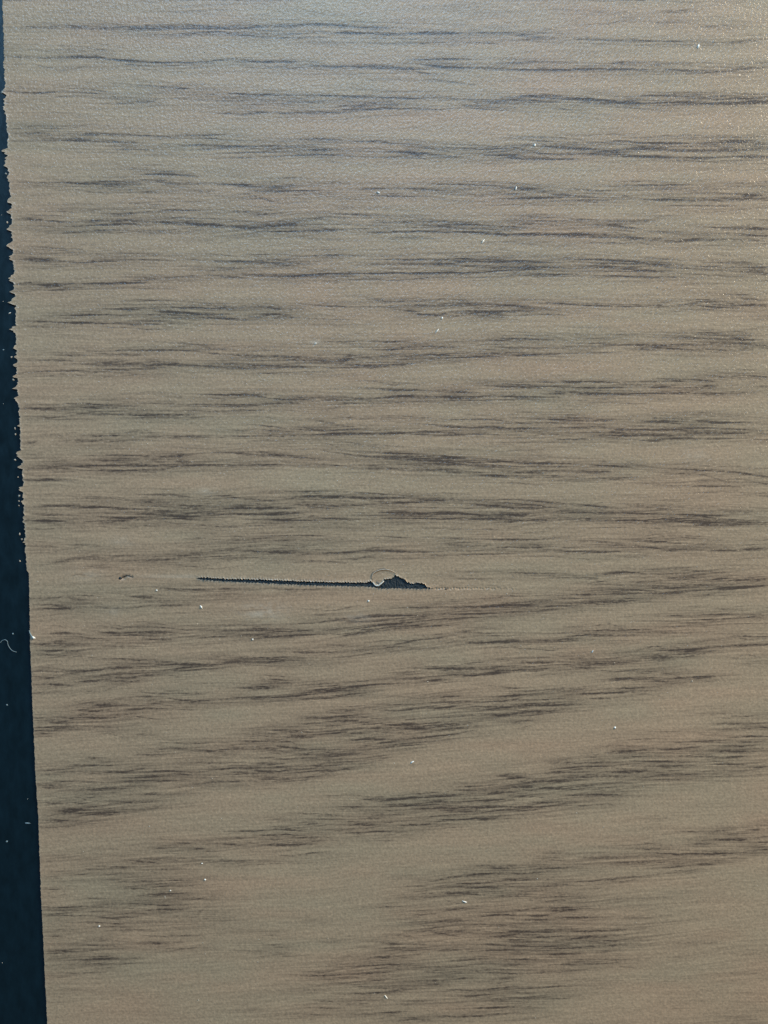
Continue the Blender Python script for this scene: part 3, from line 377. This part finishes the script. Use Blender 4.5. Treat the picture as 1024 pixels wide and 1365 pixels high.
# ------------------------------------------------------------------ the board: black core, printed film, gouge
T = 0.00026                                   # film thickness
board = link('laminate_board', None, None, label='wood-grain laminate board, scratched through to its black core, black margin at left', cat='board')
board.location = (0, 0, 0)

# core: a slab with a softly rounded top rim, its top one film thickness below the print
def slab(name, x0, x1, y0, y1, ztop, thick, mat, parent, r=0.0006):
    ring = [(x0, y0), (x1, y0), (x1, y1), (x0, y1)]
    lay = [(0.0, ztop - thick), (0.0, ztop - r), (r * .3, ztop - r * .3), (r, ztop)]
    vs, fs = [], []
    for ins, z in lay:
        for k, (x, y) in enumerate(ring):
            vs.append((x + (ins if k in (0, 3) else -ins), y + (ins if k in (0, 1) else -ins), z))
    for L in range(len(lay) - 1):
        for k in range(4):
            a, b = L * 4 + k, L * 4 + (k + 1) % 4
            fs.append((a, b, b + 4, a + 4))
    t = (len(lay) - 1) * 4
    fs.append((t, t + 1, t + 2, t + 3)); fs.append((3, 2, 1, 0))
    me = bpy.data.meshes.new(name); me.from_pydata(vs, [], fs); me.update()
    return link(name, me, mat, parent)
ax, ay, _ = W(XL, YB); bx, by, _ = W(XR + .6, YT)
slab('black_core', ax, bx, ay - .0001, by + .0001, -T, 0.018, core_mat, board)

# left edge of the print: a straight trim line that is ragged in its upper half
base_y = [-560, 12, 100, 162, 224, 289, 324, 340, 460, 514, 564, 614, 680, 755, 759, 764, 855, 929, 1020, 1096, 1184, 1273, 1365, 1900]
base_x = [-23, 3.6, 5.6, 9.5, 11.2, 15.3, 16.2, 17.3, 22, 23.8, 26, 29, 32, 35, 35.6, 38.6, 40, 43, 46.8, 51.3, 54.3, 58.6, 63, 88]
FRINGE = [(118,127,3.5),(128,155,4.5),(197,208,8),(207,225,7),(235,243,5.5),(262,271,7),(278,286,6.5),(299,309,7.5),(321,333,8),(339,347,7),
          (365,377,8),(384,392,6.5),(395,407,9.5),(434,444,10),(459,468,10),(474,478,4),(484,490,7.5),(498,504,8),(513,519,7.5),(527,538,6),
          (545,550,3),(566,569,4),(600,612,7),(617,625,6.5),(648,656,7),(667,670,4),(687,699,6.5),(720,724,4)]
def edge_x(y):
    y = np.asarray(y, float)
    x = np.interp(y, base_y, base_x)
    f = np.zeros_like(y)
    for a, b, d in FRINGE:
        c, hw = (a + b) / 2, (b - a) / 2
        tq = np.clip((y - c) / hw, -1, 1)
        sk = tq + 0.35 * math.sin(a * 1.7) * (1 - tq ** 2)
        u = np.clip(1 - np.abs(sk) ** (1.0 + 1.6 * abs(math.sin(a * 2.3))), 0, 1)
        f = np.maximum(f, d * u * (0.75 + 0.45 * vnoise(y / 1.8, y * 0 + a, 31)))
    rag = np.interp(y, [0, 110, 330, 720, 770, 1365], [.35, .9, 1.0, .9, .3, .25])
    f = f + rag * (1.3 * vnoise(y / 1.7, y * 0, 32) + 1.1 * vnoise(y / 5.5, y * 0, 33))
    return x - f

rows = np.concatenate([np.arange(YT, -12, 5), np.arange(-12, 1378, 1.0), np.arange(1378, YB + .1, 5)])
rows = np.unique(np.append(rows, [740.0, 814.0]))
XS0 = 96.0
# strip beside the edge
s = np.linspace(0, 1, 30) ** 1.5
ex = edge_x(rows)
SX = ex[:, None] + (XS0 - ex[:, None]) * s[None, :]
SY = np.repeat(rows[:, None], len(s), 1)
d_edge = SX - ex[:, None]
ragz = np.interp(rows, [90, 120, 700, 770], [0, 1, 1, .25])[:, None]
SZ = ragz * 0.00007 * np.exp(-d_edge / 2.2) * (0.6 + 0.8 * vnoise(SX / 3, SY / 3, 34))
SP = 0.30 * ragz * np.exp(-d_edge / 1.2)
# lower wall vertices at the edge
wallX = ex[:, None] + 0.25; wallZ = np.full_like(wallX, -T - 0.00005)
SX2 = np.concatenate([wallX, SX], 1); SY2 = np.concatenate([rows[:, None], SY], 1)
SZ2 = np.concatenate([wallZ, SZ], 1); SP2 = np.concatenate([SP[:, :1], SP], 1)
V = [np.stack([SX2.ravel(), SY2.ravel(), SZ2.ravel()], 1)]; PALE = [SP2.ravel()]
Q = [grid_quads(len(rows), SX2.shape[1])]
nv = V[0].shape[0]
# main field
cols = np.concatenate([np.arange(XS0, 1032, 3.0), np.arange(1032, XR + .1, 9)])
MX, MY = np.meshgrid(cols, rows)
GX0, GX1, GY0, GY1 = 126.0, 726.0, 740.0, 814.0
cxm = (cols[:-1] + cols[1:]) / 2; rym = (rows[:-1] + rows[1:]) / 2
skip = ((cxm > GX0) & (cxm < GX1))[None, :] & ((rym > GY0) & (rym < GY1))[:, None]
V.append(np.stack([MX.ravel(), MY.ravel(), np.zeros(MX.size)], 1)); PALE.append(np.zeros(MX.size))
Q.append(grid_quads(len(rows), len(cols), skip, nv)); nv += MX.size

# gouge outline: upper and lower lip along the board
def zz(pts, s_, ox, oy):
    return np.array([ox + p[0] / s_ for p in pts]), np.array([oy + p[1] / s_ for p in pts])
t1x, t1y = zz([(58,137),(75,133),(150,138),(300,142),(450,148),(560,151)], 2.695, 240, 720)
t2x, t2y = zz([(0,285),(100,288),(160,284),(190,272),(215,292),(240,314),(270,322),(300,296),(330,255),(365,250),(400,256),(425,238),(448,208),(465,212),(500,235),(550,258),(572,288),(610,286),(640,300),(700,286),(750,300),(790,336),(815,346),(845,340),(866,347)], 7.877, 470, 740)
b1x, b1y = zz([(58,137),(80,143),(150,148),(300,155),(450,162),(560,165)], 2.695, 240, 720)
b2x, b2y = zz([(0,325),(100,330),(200,336),(300,350),(500,350),(700,355),(800,351),(866,347)], 7.877, 470, 740)
tx = np.append(t1x, t2x[1:]); ty = np.append(t1y, t2y[1:]); bx_ = np.append(b1x, b2x[1:]); by_ = np.append(b1y, b2y[1:])
px_c = np.arange(GX0, GX1 + .01, 0.75)
inside = (px_c > tx[0]) & (px_c < tx[-1])
mid_y = np.interp(px_c, [126, tx[0], tx[-1], 726], [770, ty[0], ty[-1], 784])
taper = np.clip(np.minimum(px_c - tx[0], tx[-1] - px_c) / 6, 0, 1)
tooth = 0.75 * np.sin(px_c * 2 * math.pi / 3.7 + 1.5 * vnoise(px_c / 9, px_c * 0, 41)) + 0.7 * vnoise(px_c / 1.7, px_c * 0, 42)
tooth2 = 0.6 * np.sin(px_c * 2 * math.pi / 4.3 + 2 * vnoise(px_c / 8, px_c * 0, 43)) + 0.7 * vnoise(px_c / 1.9, px_c * 0, 44)
big = np.clip((px_c - 512) / 10, 0, 1)
fuzz = 1.1 * vnoise(px_c / 1.3, px_c * 0 + 2, 48) + 1.0 * vnoise(px_c / 3.6, px_c * 0 + 5, 49)
ytop = np.where(inside, np.interp(px_c, tx, ty) + taper * (tooth * (1 - big) * .8 + fuzz * big), mid_y)
ybot = np.where(inside, np.interp(px_c, bx_, by_) + taper * tooth2 * 0.7, mid_y)
ybot = np.maximum(ybot, ytop + np.where(inside, .35, 0))
u = 1 - (1 - np.linspace(0, 1, 46)) ** 1.7
UX = np.repeat(px_c[None, :], len(u), 0)
UY = GY0 + (ytop[None, :] - GY0) * u[:, None]
LY = ybot[None, :] + (GY1 - ybot[None, :]) * (1 - u[::-1])[:, None]

DENTS = [(164.5,770,2.6,-.00020),(161.5,771.5,2.0,-.00010),(168,768,1.6,-.00012),(172,767.5,1.4,-.0001),(176,769,1.5,-.0001)]
for k_, xx in enumerate(np.arange(581, 690, 3.9)):
    DENTS.append((xx + .6 * math.sin(k_ * 3.1), 784.5 + .5 * math.sin(k_ * 1.7), 1.3, -.00012 * (1.0 - (xx - 581) / 170)))
def patch_z(X, Y, lip_d, ins):
    z = np.zeros_like(X)
    for dx, dy, r, a in DENTS:
        z += a * np.exp(-((X - dx) ** 2 + (Y - dy) ** 2) / (r * r))
    # pressed-in trail of the tool before and after the cut
    trail = np.interp(X, [180, 200, 250, 268, 300], [0, .6, .9, .6, 0])
    z += -0.00003 * trail * np.exp(-((Y - np.interp(X, [180, 265], [768.5, 770])) / 3.0) ** 2)
    z += ins * 0.00010 * np.exp(-lip_d / 1.7) * (0.35 + 0.9 * np.abs(vnoise(X / 1.8, Y / 6, 45)))
    return z
insf = (inside * np.clip(taper * 2, 0, 1))[None, :]
UZ = patch_z(UX, UY, ytop[None, :] - UY, insf)
LZ = patch_z(UX, LY, LY - ybot[None, :], insf)
serr = np.clip(0.35 + 0.9 * np.sin(px_c * 2 * math.pi / 3.7 + 2.4 + 1.5 * vnoise(px_c / 9, px_c * 0, 41)), 0, 1)[None, :]
far = np.clip((px_c - 560) / 20, 0, 1)[None, :]
UPa = insf * serr * (1 - .8 * big[None, :]) * np.exp(-np.maximum(ytop[None, :] - UY, 0) / 1.1) * 0.7
LPa = insf * np.clip(serr[:, ::-1] * .8 + .15, 0, 1) * np.exp(-np.maximum(LY - ybot[None, :], 0) / 1.0) * 0.75
trailp = np.interp(px_c, [165, 200, 255, 268], [0, .10, .16, 0])[None, :]
UPa = UPa + trailp * np.exp(-((UY - 768.5) / 3.0) ** 2)
for X_, Y_, Z_, Pp in ((UX, UY, UZ, UPa), (UX, LY, LZ, LPa)):
    V.append(np.stack([X_.ravel(), Y_.ravel(), Z_.ravel()], 1)); PALE.append(Pp.ravel())
    Q.append(grid_quads(len(u), len(px_c), None, nv)); nv += X_.size
V = np.concatenate(V); PALE = np.concatenate(PALE); Q = np.concatenate(Q)
GR, BA = grain_at(V[:, 0], V[:, 1])
# dull scuffs rubbed into the overlay
for sx_c, sy_c, rx_, ry_, a_ in ((352, 815, 26, 11, .26), (478, 822, 20, 7, .12), (110, 766, 22, 8, .12), (164, 721, 16, 7, .14), (420, 457, 7, 4, .3), (148, 815, 12, 9, .10), (925, 606, 16, 10, .12), (275, 655, 14, 5, .14)):
    q_ = np.exp(-((V[:, 0] - sx_c) / rx_) ** 2 - ((V[:, 1] - sy_c) / ry_) ** 2)
    PALE += a_ * q_ * np.clip(.6 + .9 * vnoise(V[:, 0] / 6, V[:, 1] / 3, 61), 0, 1.5)
film_me = mesh_np('wood_grain_film', np.stack([(V[:, 0] - CX) * K, (CY - V[:, 1]) * K, V[:, 2]], 1), Q,
                  {'grain': GR, 'band': BA, 'flow': flow_at(V[:, 0], V[:, 1]), 'tone': tone_at(V[:, 0], V[:, 1]), 'pale': np.clip(PALE, 0, 1)})
film = link('wood_grain_film', film_me, film_mat, board, label='printed brown wood-grain film with ragged left edge')

# gouge: torn walls and rough floor inside the lips
gi = np.nonzero(inside)[0]; gi = np.concatenate([[gi[0] - 1], gi, [gi[-1] + 1]])
gx, gt, gb = px_c[gi], ytop[gi], ybot[gi]
tt = np.array([0, .02, .2, .4, .6, .8, .98, 1.0])
GXm = np.repeat(gx[None, :], len(tt), 0)
GYm = gt[None, :] + (gb - gt)[None, :] * tt[:, None]
GZm = np.full_like(GXm, -0.00016) + 0.00007 * vnoise(GXm / 1.6, GYm / 1.6, 46) + 0.00003 * vnoise(GXm / 5, GYm / 2, 47)
GZm[0] = UZ[-1, gi] - 0.000004; GZm[-1] = LZ[0, gi] - 0.000004
gouge_me = mesh_np('gouge', np.stack([(GXm - CX) * K, (CY - GYm) * K, GZm], 2).reshape(-1, 3), grid_quads(len(tt), len(gx)), smooth=False)
gouge = link('gouge', gouge_me, torn_mat, board, label='long black gouge torn through the wood-grain film')

# ------------------------------------------------------------------ little bits: tubes and flakes
def tube_mesh(name, pts, r0, r1=None, sides=6, sub=6):
    """a thread of round section along a smooth path; pts in layout units + height in metres"""
    P_ = np.array([W(*p) for p in pts]); m = len(P_)
    tt_ = np.linspace(0, m - 1, (m - 1) * sub + 1)
    out = []
    for t in tt_:
        i = min(int(t), m - 2); f = t - i
        p0, p1, p2, p3 = P_[max(i - 1, 0)], P_[i], P_[i + 1], P_[min(i + 2, m - 1)]
        out.append(.5 * ((2 * p1) + (p2 - p0) * f + (2 * p0 - 5 * p1 + 4 * p2 - p3) * f * f + (3 * p1 - p0 - 3 * p2 + p3) * f ** 3))
    C = np.array(out); n_ = len(C)
    tan = np.gradient(C, axis=0); tan /= np.linalg.norm(tan, axis=1)[:, None] + 1e-12
    up = np.array([0, 0, 1.0]); side = np.cross(tan, up); side /= np.linalg.norm(side, axis=1)[:, None] + 1e-12
    nrm = np.cross(side, tan)
    rr = np.linspace(r0, r0 if r1 is None else r1, n_) * K
    vs = []
    for k in range(sides):
        a = 2 * math.pi * k / sides
        vs.append(C + (side * math.cos(a) + nrm * math.sin(a)) * rr[:, None])
    vs = np.stack(vs, 1).reshape(-1, 3)
    fs = []
    for i in range(n_ - 1):
        for k in range(sides):
            a = i * sides + k; b = i * sides + (k + 1) % sides
            fs.append((a, b, b + sides, a + sides))
    me = bpy.data.meshes.new(name); me.from_pydata(vs.tolist(), [], fs + [tuple(range(sides))[::-1], tuple(range((n_ - 1) * sides, n_ * sides))]); me.update()
    for p in me.polygons: p.use_smooth = True
    return me

def ribbon_mesh(name, pts, width, thick):
    """a thin curled strip of film standing on its edge along a path (layout x, y, lift in metres)"""
    P_ = [W(*p) for p in pts]
    vs, fs = [], []
    n_ = len(P_)
    for i, p in enumerate(P_):
        a = Vector(P_[max(i - 1, 0)]); b = Vector(P_[min(i + 1, n_ - 1)])
        t = (b - a); t.z = 0; t.normalize()
        s_ = Vector((-t.y, t.x, 0))
        fade = 0.35 + 0.65 * math.sin(math.pi * min(1, max(0, i / (n_ - 1))))
        w_ = width * fade * K
        for q in (s_ * -w_, s_ * w_):
            for dz in (0, thick):
                vs.append((p[0] + q.x, p[1] + q.y, p[2] + dz + (0.35 * w_ if q.dot(s_) > 0 else 0)))
    for i in range(n_ - 1):
        a = i * 4; b = a + 4
        fs += [(a + 1, a + 3, b + 3, b + 1), (a, b, b + 2, a + 2), (a, a + 1, b + 1, b), (a + 2, b + 2, b + 3, a + 3)]
    fs += [(0, 2, 3, 1), (len(vs) - 4, len(vs) - 3, len(vs) - 1, len(vs) - 2)]
    me = bpy.data.meshes.new(name); me.from_pydata(vs, [], fs); me.update()
    for p in me.polygons: p.use_smooth = True
    return me

def flake_mesh(name, px, py, rx, ry, ang, z0, h, seed):
    """an irregular crumb lying on the board"""
    r_ = random.Random(seed); m = 9
    vs = [W(px, py, z0 + h)]; fs = []
    ca, sa = math.cos(ang), math.sin(ang)
    for ringk, (sc_, zz_) in enumerate(((.6, h * .85), (1.0, h * .1))):
        for k in range(m):
            a = 2 * math.pi * k / m; q = sc_ * r_.uniform(.7, 1.25)
            x, y = rx * q * math.cos(a), ry * q * math.sin(a)
            vs.append(W(px + x * ca - y * sa, py + x * sa + y * ca, z0 + zz_ * r_.uniform(.6, 1.1)))
    for k in range(m):
        b_ = (k + 1) % m
        fs.append((0, 1 + b_, 1 + k)); fs.append((1 + k, 1 + b_, 1 + m + b_, 1 + m + k))
    fs.append(tuple(range(1 + m, 1 + 2 * m)))
    me = bpy.data.meshes.new(name); me.from_pydata(vs, [], fs); me.update()
    return me

def q7(pts, z):                                # helper for the torn lip beside the gouge
    return [(470 + x / 7.877, 740 + y / 7.877, zc) for (x, y), zc in zip(pts, z)]

# torn film at the gouge: loop-shaped curl, white lip, brown flake
ring = [(212,262),(204,232),(216,195),(250,168),(300,152),(350,148),(405,160),(440,178),(456,200)]
link('curled_shaving', ribbon_mesh('curled_shaving', q7(ring, [.00003,.00008,.00012,.00016,.00018,.00018,.00016,.00011,.00005]), .62, 0.00003), torn_film_mat, gouge, label='thin loop of curled film above the gouge')
link('crease', tube_mesh('crease', q7([(198,250),(196,222),(210,184),(250,158),(300,142),(352,138)], [.00001] * 6), .32, .2), brown_film_mat, gouge)
link('torn_lip', ribbon_mesh('torn_lip', q7([(212,282),(224,300),(240,318),(258,322),(276,320),(298,300),(318,284),(332,270)], [.00004,.00008,.00011,.00012,.00012,.00011,.00008,.00004]), .85, 0.00004), pale_film_mat, gouge, label='pale upturned lip of torn film')
link('film_flake', flake_mesh('film_flake', 470 + 265 / 7.877, 740 + 290 / 7.877, 2.6, 1.6, .2, 0.00001, 0.00006, 5), brown_film_mat, gouge)
link('film_flake', flake_mesh('film_flake', 594.5, 785.3, 2.0, .8, -.15, 0.0, 0.00004, 6), torn_mat, gouge, label='tiny dark crumb right of the gouge')
link('nick', flake_mesh('nick', 160.2, 771.0, 2.7, 2.0, -.3, -0.00002, 0.00008, 8), torn_mat, film, label='small black nick left of the gouge')
link('nick', tube_mesh('nick', [(163,769.5,0),(167,767.6,.00001),(171,767,0),(174,768.3,.00001),(178,769,0)], .45, .25), torn_mat, film)

# chips of film still sticking to the black margin along the ragged edge
CHIPS = [(2.5,122,1.6,3),(7.5,231,1.4,2),(9,296,1.2,1.8),(12.5,417,2.2,.9),(14.5,476,1.1,1.6),(17,506,1.2,1.5),(19.5,571,1,1.8),(20,579,1.1,1.6),
         (19.5,613,1.6,1.2),(23.5,636,1,1.1),(25,661,1.3,1.6),(24.6,668,1.2,1.2),(24.8,674,1,1.1),(25.6,712,1.1,1.7),(28.6,719,1.4,1.3),(26,748,1,1.2)]
for i, (x, y, rx, ry) in enumerate(CHIPS):
    link('film_chip', flake_mesh('film_chip', x, y, rx, ry, random.uniform(-.5, .5), -T, 0.00014, 100 + i), torn_film_mat if i != 3 else pale_film_mat, film)

# ------------------------------------------------------------------ loose things on the board
def fleck(px, py, rx, ry, ang, label, z0=0.0, h=0.00016, name='dust_fleck', cat='dust', mat=None):
    me = flake_mesh(name, px, py, rx, ry, ang, z0, h, int(px * 7 + py))
    return link(name, me, mat or dust_mat, None, label, cat, 'dust flecks on the board')
fleck(44.8, 850.3, 2.9, 1.9, .3, 'largest white crumb, clinging to the boundary between black margin and wood', h=.0003)
fleck(931, 62, 1.5, 3.0, .25, 'white dust fleck near the top right corner of the board')
fleck(713, 193.5, 1.3, 2.2, .2, 'white dust fleck on a dark vein at upper right, second from the top')
fleck(688, 251, 1.0, 2.4, .3, 'slim white dust fleck on upper right wood, below a similar fleck')
fleck(504.5, 257, 2.6, 1.4, .5, 'broad pale dust fleck on a vein, upper middle of the board', mat=plain('pale_dust', (.6, .6, .58)))
fleck(644, 322, 3.8, .8, -1.05, 'slanting hairlike pale dust scratch right of the upper middle')
fleck(589.5, 424, 1.2, 1.6, .2, 'small white speck above a pale dash, upper middle of the board')
fleck(583, 441, .9, 3.0, .7, 'short pale dash just below a white speck, upper middle of the board')
fleck(421, 458, 2.2, 1.4, -.5, 'pale crumb pair patch, left of the short pale dash', h=.0001, mat=plain('pale_crumb', (.5, .47, .41)))
fleck(268.5, 809, 1.2, 2.6, -.5, 'white dust fleck below the left tip of the gouge')
fleck(209, 787, 1.3, 1.1, 0, 'tiny white speck between the black nick and the gouge tip')
fleck(491.5, 801, 1.2, 1.6, .3, 'tiny pale speck under the wide end of the gouge')
fleck(337, 852.5, 1.0, 1.3, .3, 'tiny white speck well below the thin part of the gouge')
fleck(790, 868.5, .8, 2.0, .5, 'slim pale speck on bare wood right of and below the gouge')
fleck(820, 970, 1.3, 1.6, 0, 'round white speck on smooth wood at lower right')
fleck(549.5, 1016, 1.1, 2.6, .9, 'bright slanting white fleck at lower middle')
fleck(619.5, 1202, 3.6, .9, .35, 'short white dash near the bottom, right of centre')
fleck(132.5, 1234.5, 1.4, 1.3, 0, 'round white speck near the bottom left, lowest on the wood')
fleck(273.5, 1172.5, 1.2, 1.0, .3, 'white speck at lower left, upper right of the lowest one')
fleck(269.5, 1151, 1.1, .9, .2, 'faint speck at lower left, just above a brighter one')
fleck(227.5, 1187, 1.0, .9, .2, 'faint speck at lower left between two brighter specks')
fleck(515, 1329, .6, 3.2, -.7, 'faint pale lint dash at the bottom edge, centre')
zc = -T
fleck(16.5, 845, 1.1, 1.2, 0, 'grey speck on the black margin above the curled fibre', z0=zc, h=.0001, mat=lint_mat)
fleck(8.5, 940, 1.3, 1.0, .3, 'tiny grey speck on the black margin below the curled fibre', z0=zc, h=.0001, mat=lint_mat)
fleck(36, 1098, 4.6, .9, .05, 'pale flat flake on the black margin at lower left', z0=zc, h=.0001, mat=lint_mat)
fleck(8.5, 1122.5, 1.6, 1.2, .1, 'grey speck on the black margin below the pale flat flake', z0=zc, h=.0001, mat=lint_mat)
fleck(4, 466, 1.2, .9, .1, 'tiny grey speck high on the black margin', z0=zc, h=.0001, mat=lint_mat)
me = tube_mesh('curled_fibre', [(0, 857, zc + .00004), (2, 854.5, zc + .00006), (6, 853, zc + .0001), (9.5, 855, zc + .00011), (10, 858.5, zc + .0001), (12, 863, zc + .00009), (16, 867.5, zc + .00008), (21.5, 869.6, zc + .00005)], .42, .36)
link('curled_fibre', me, lint_mat, None, 'thin curled grey fibre lying on the black margin', 'fibre')
me = tube_mesh('lint_tail', [(39.3, 840, .00004), (40.2, 843.5, .0001), (42.5, 847.5, .00016), (44.4, 850, .0002)], .5, .9)
link('lint_strand', me, lint_mat, None, 'short grey strand leading to the large white crumb at the boundary', 'lint')

# the finest dust: too many to count
vs, fs = [], []
rd = random.Random(3)
for i in range(900):
    x = rd.uniform(-380, 1430); y = rd.uniform(-520, 1860)
    if rd.random() < .35: y = rd.uniform(0, 560)
    onb = x < float(edge_x(np.array([y]))[0]) + 1
    if onb and rd.random() < .6: continue
    r_ = rd.choice([.32, .4, .45, .5, .6]) * (1.35 if rd.random() < .08 else 1)
    z0 = -T if onb else 0.0
    b_ = len(vs); a0 = rd.uniform(0, 3)
    for k in range(4):
        vs.append(W(x + r_ * math.cos(a0 + k * 1.57) * rd.uniform(.7, 1.8), y + r_ * math.sin(a0 + k * 1.57), z0))
    vs.append(W(x, y, z0 + r_ * K * 1.1))
    fs += [(b_ + (k + 1) % 4, b_ + k, b_ + 4) for k in range(4)]
me = bpy.data.meshes.new('fine_dust'); me.from_pydata(vs, [], fs); me.update()
link('fine_dust', me, plain('fine_dust', (.52, .49, .43)), None, 'fine pale dust scattered over the whole board', 'dust', kind='stuff')
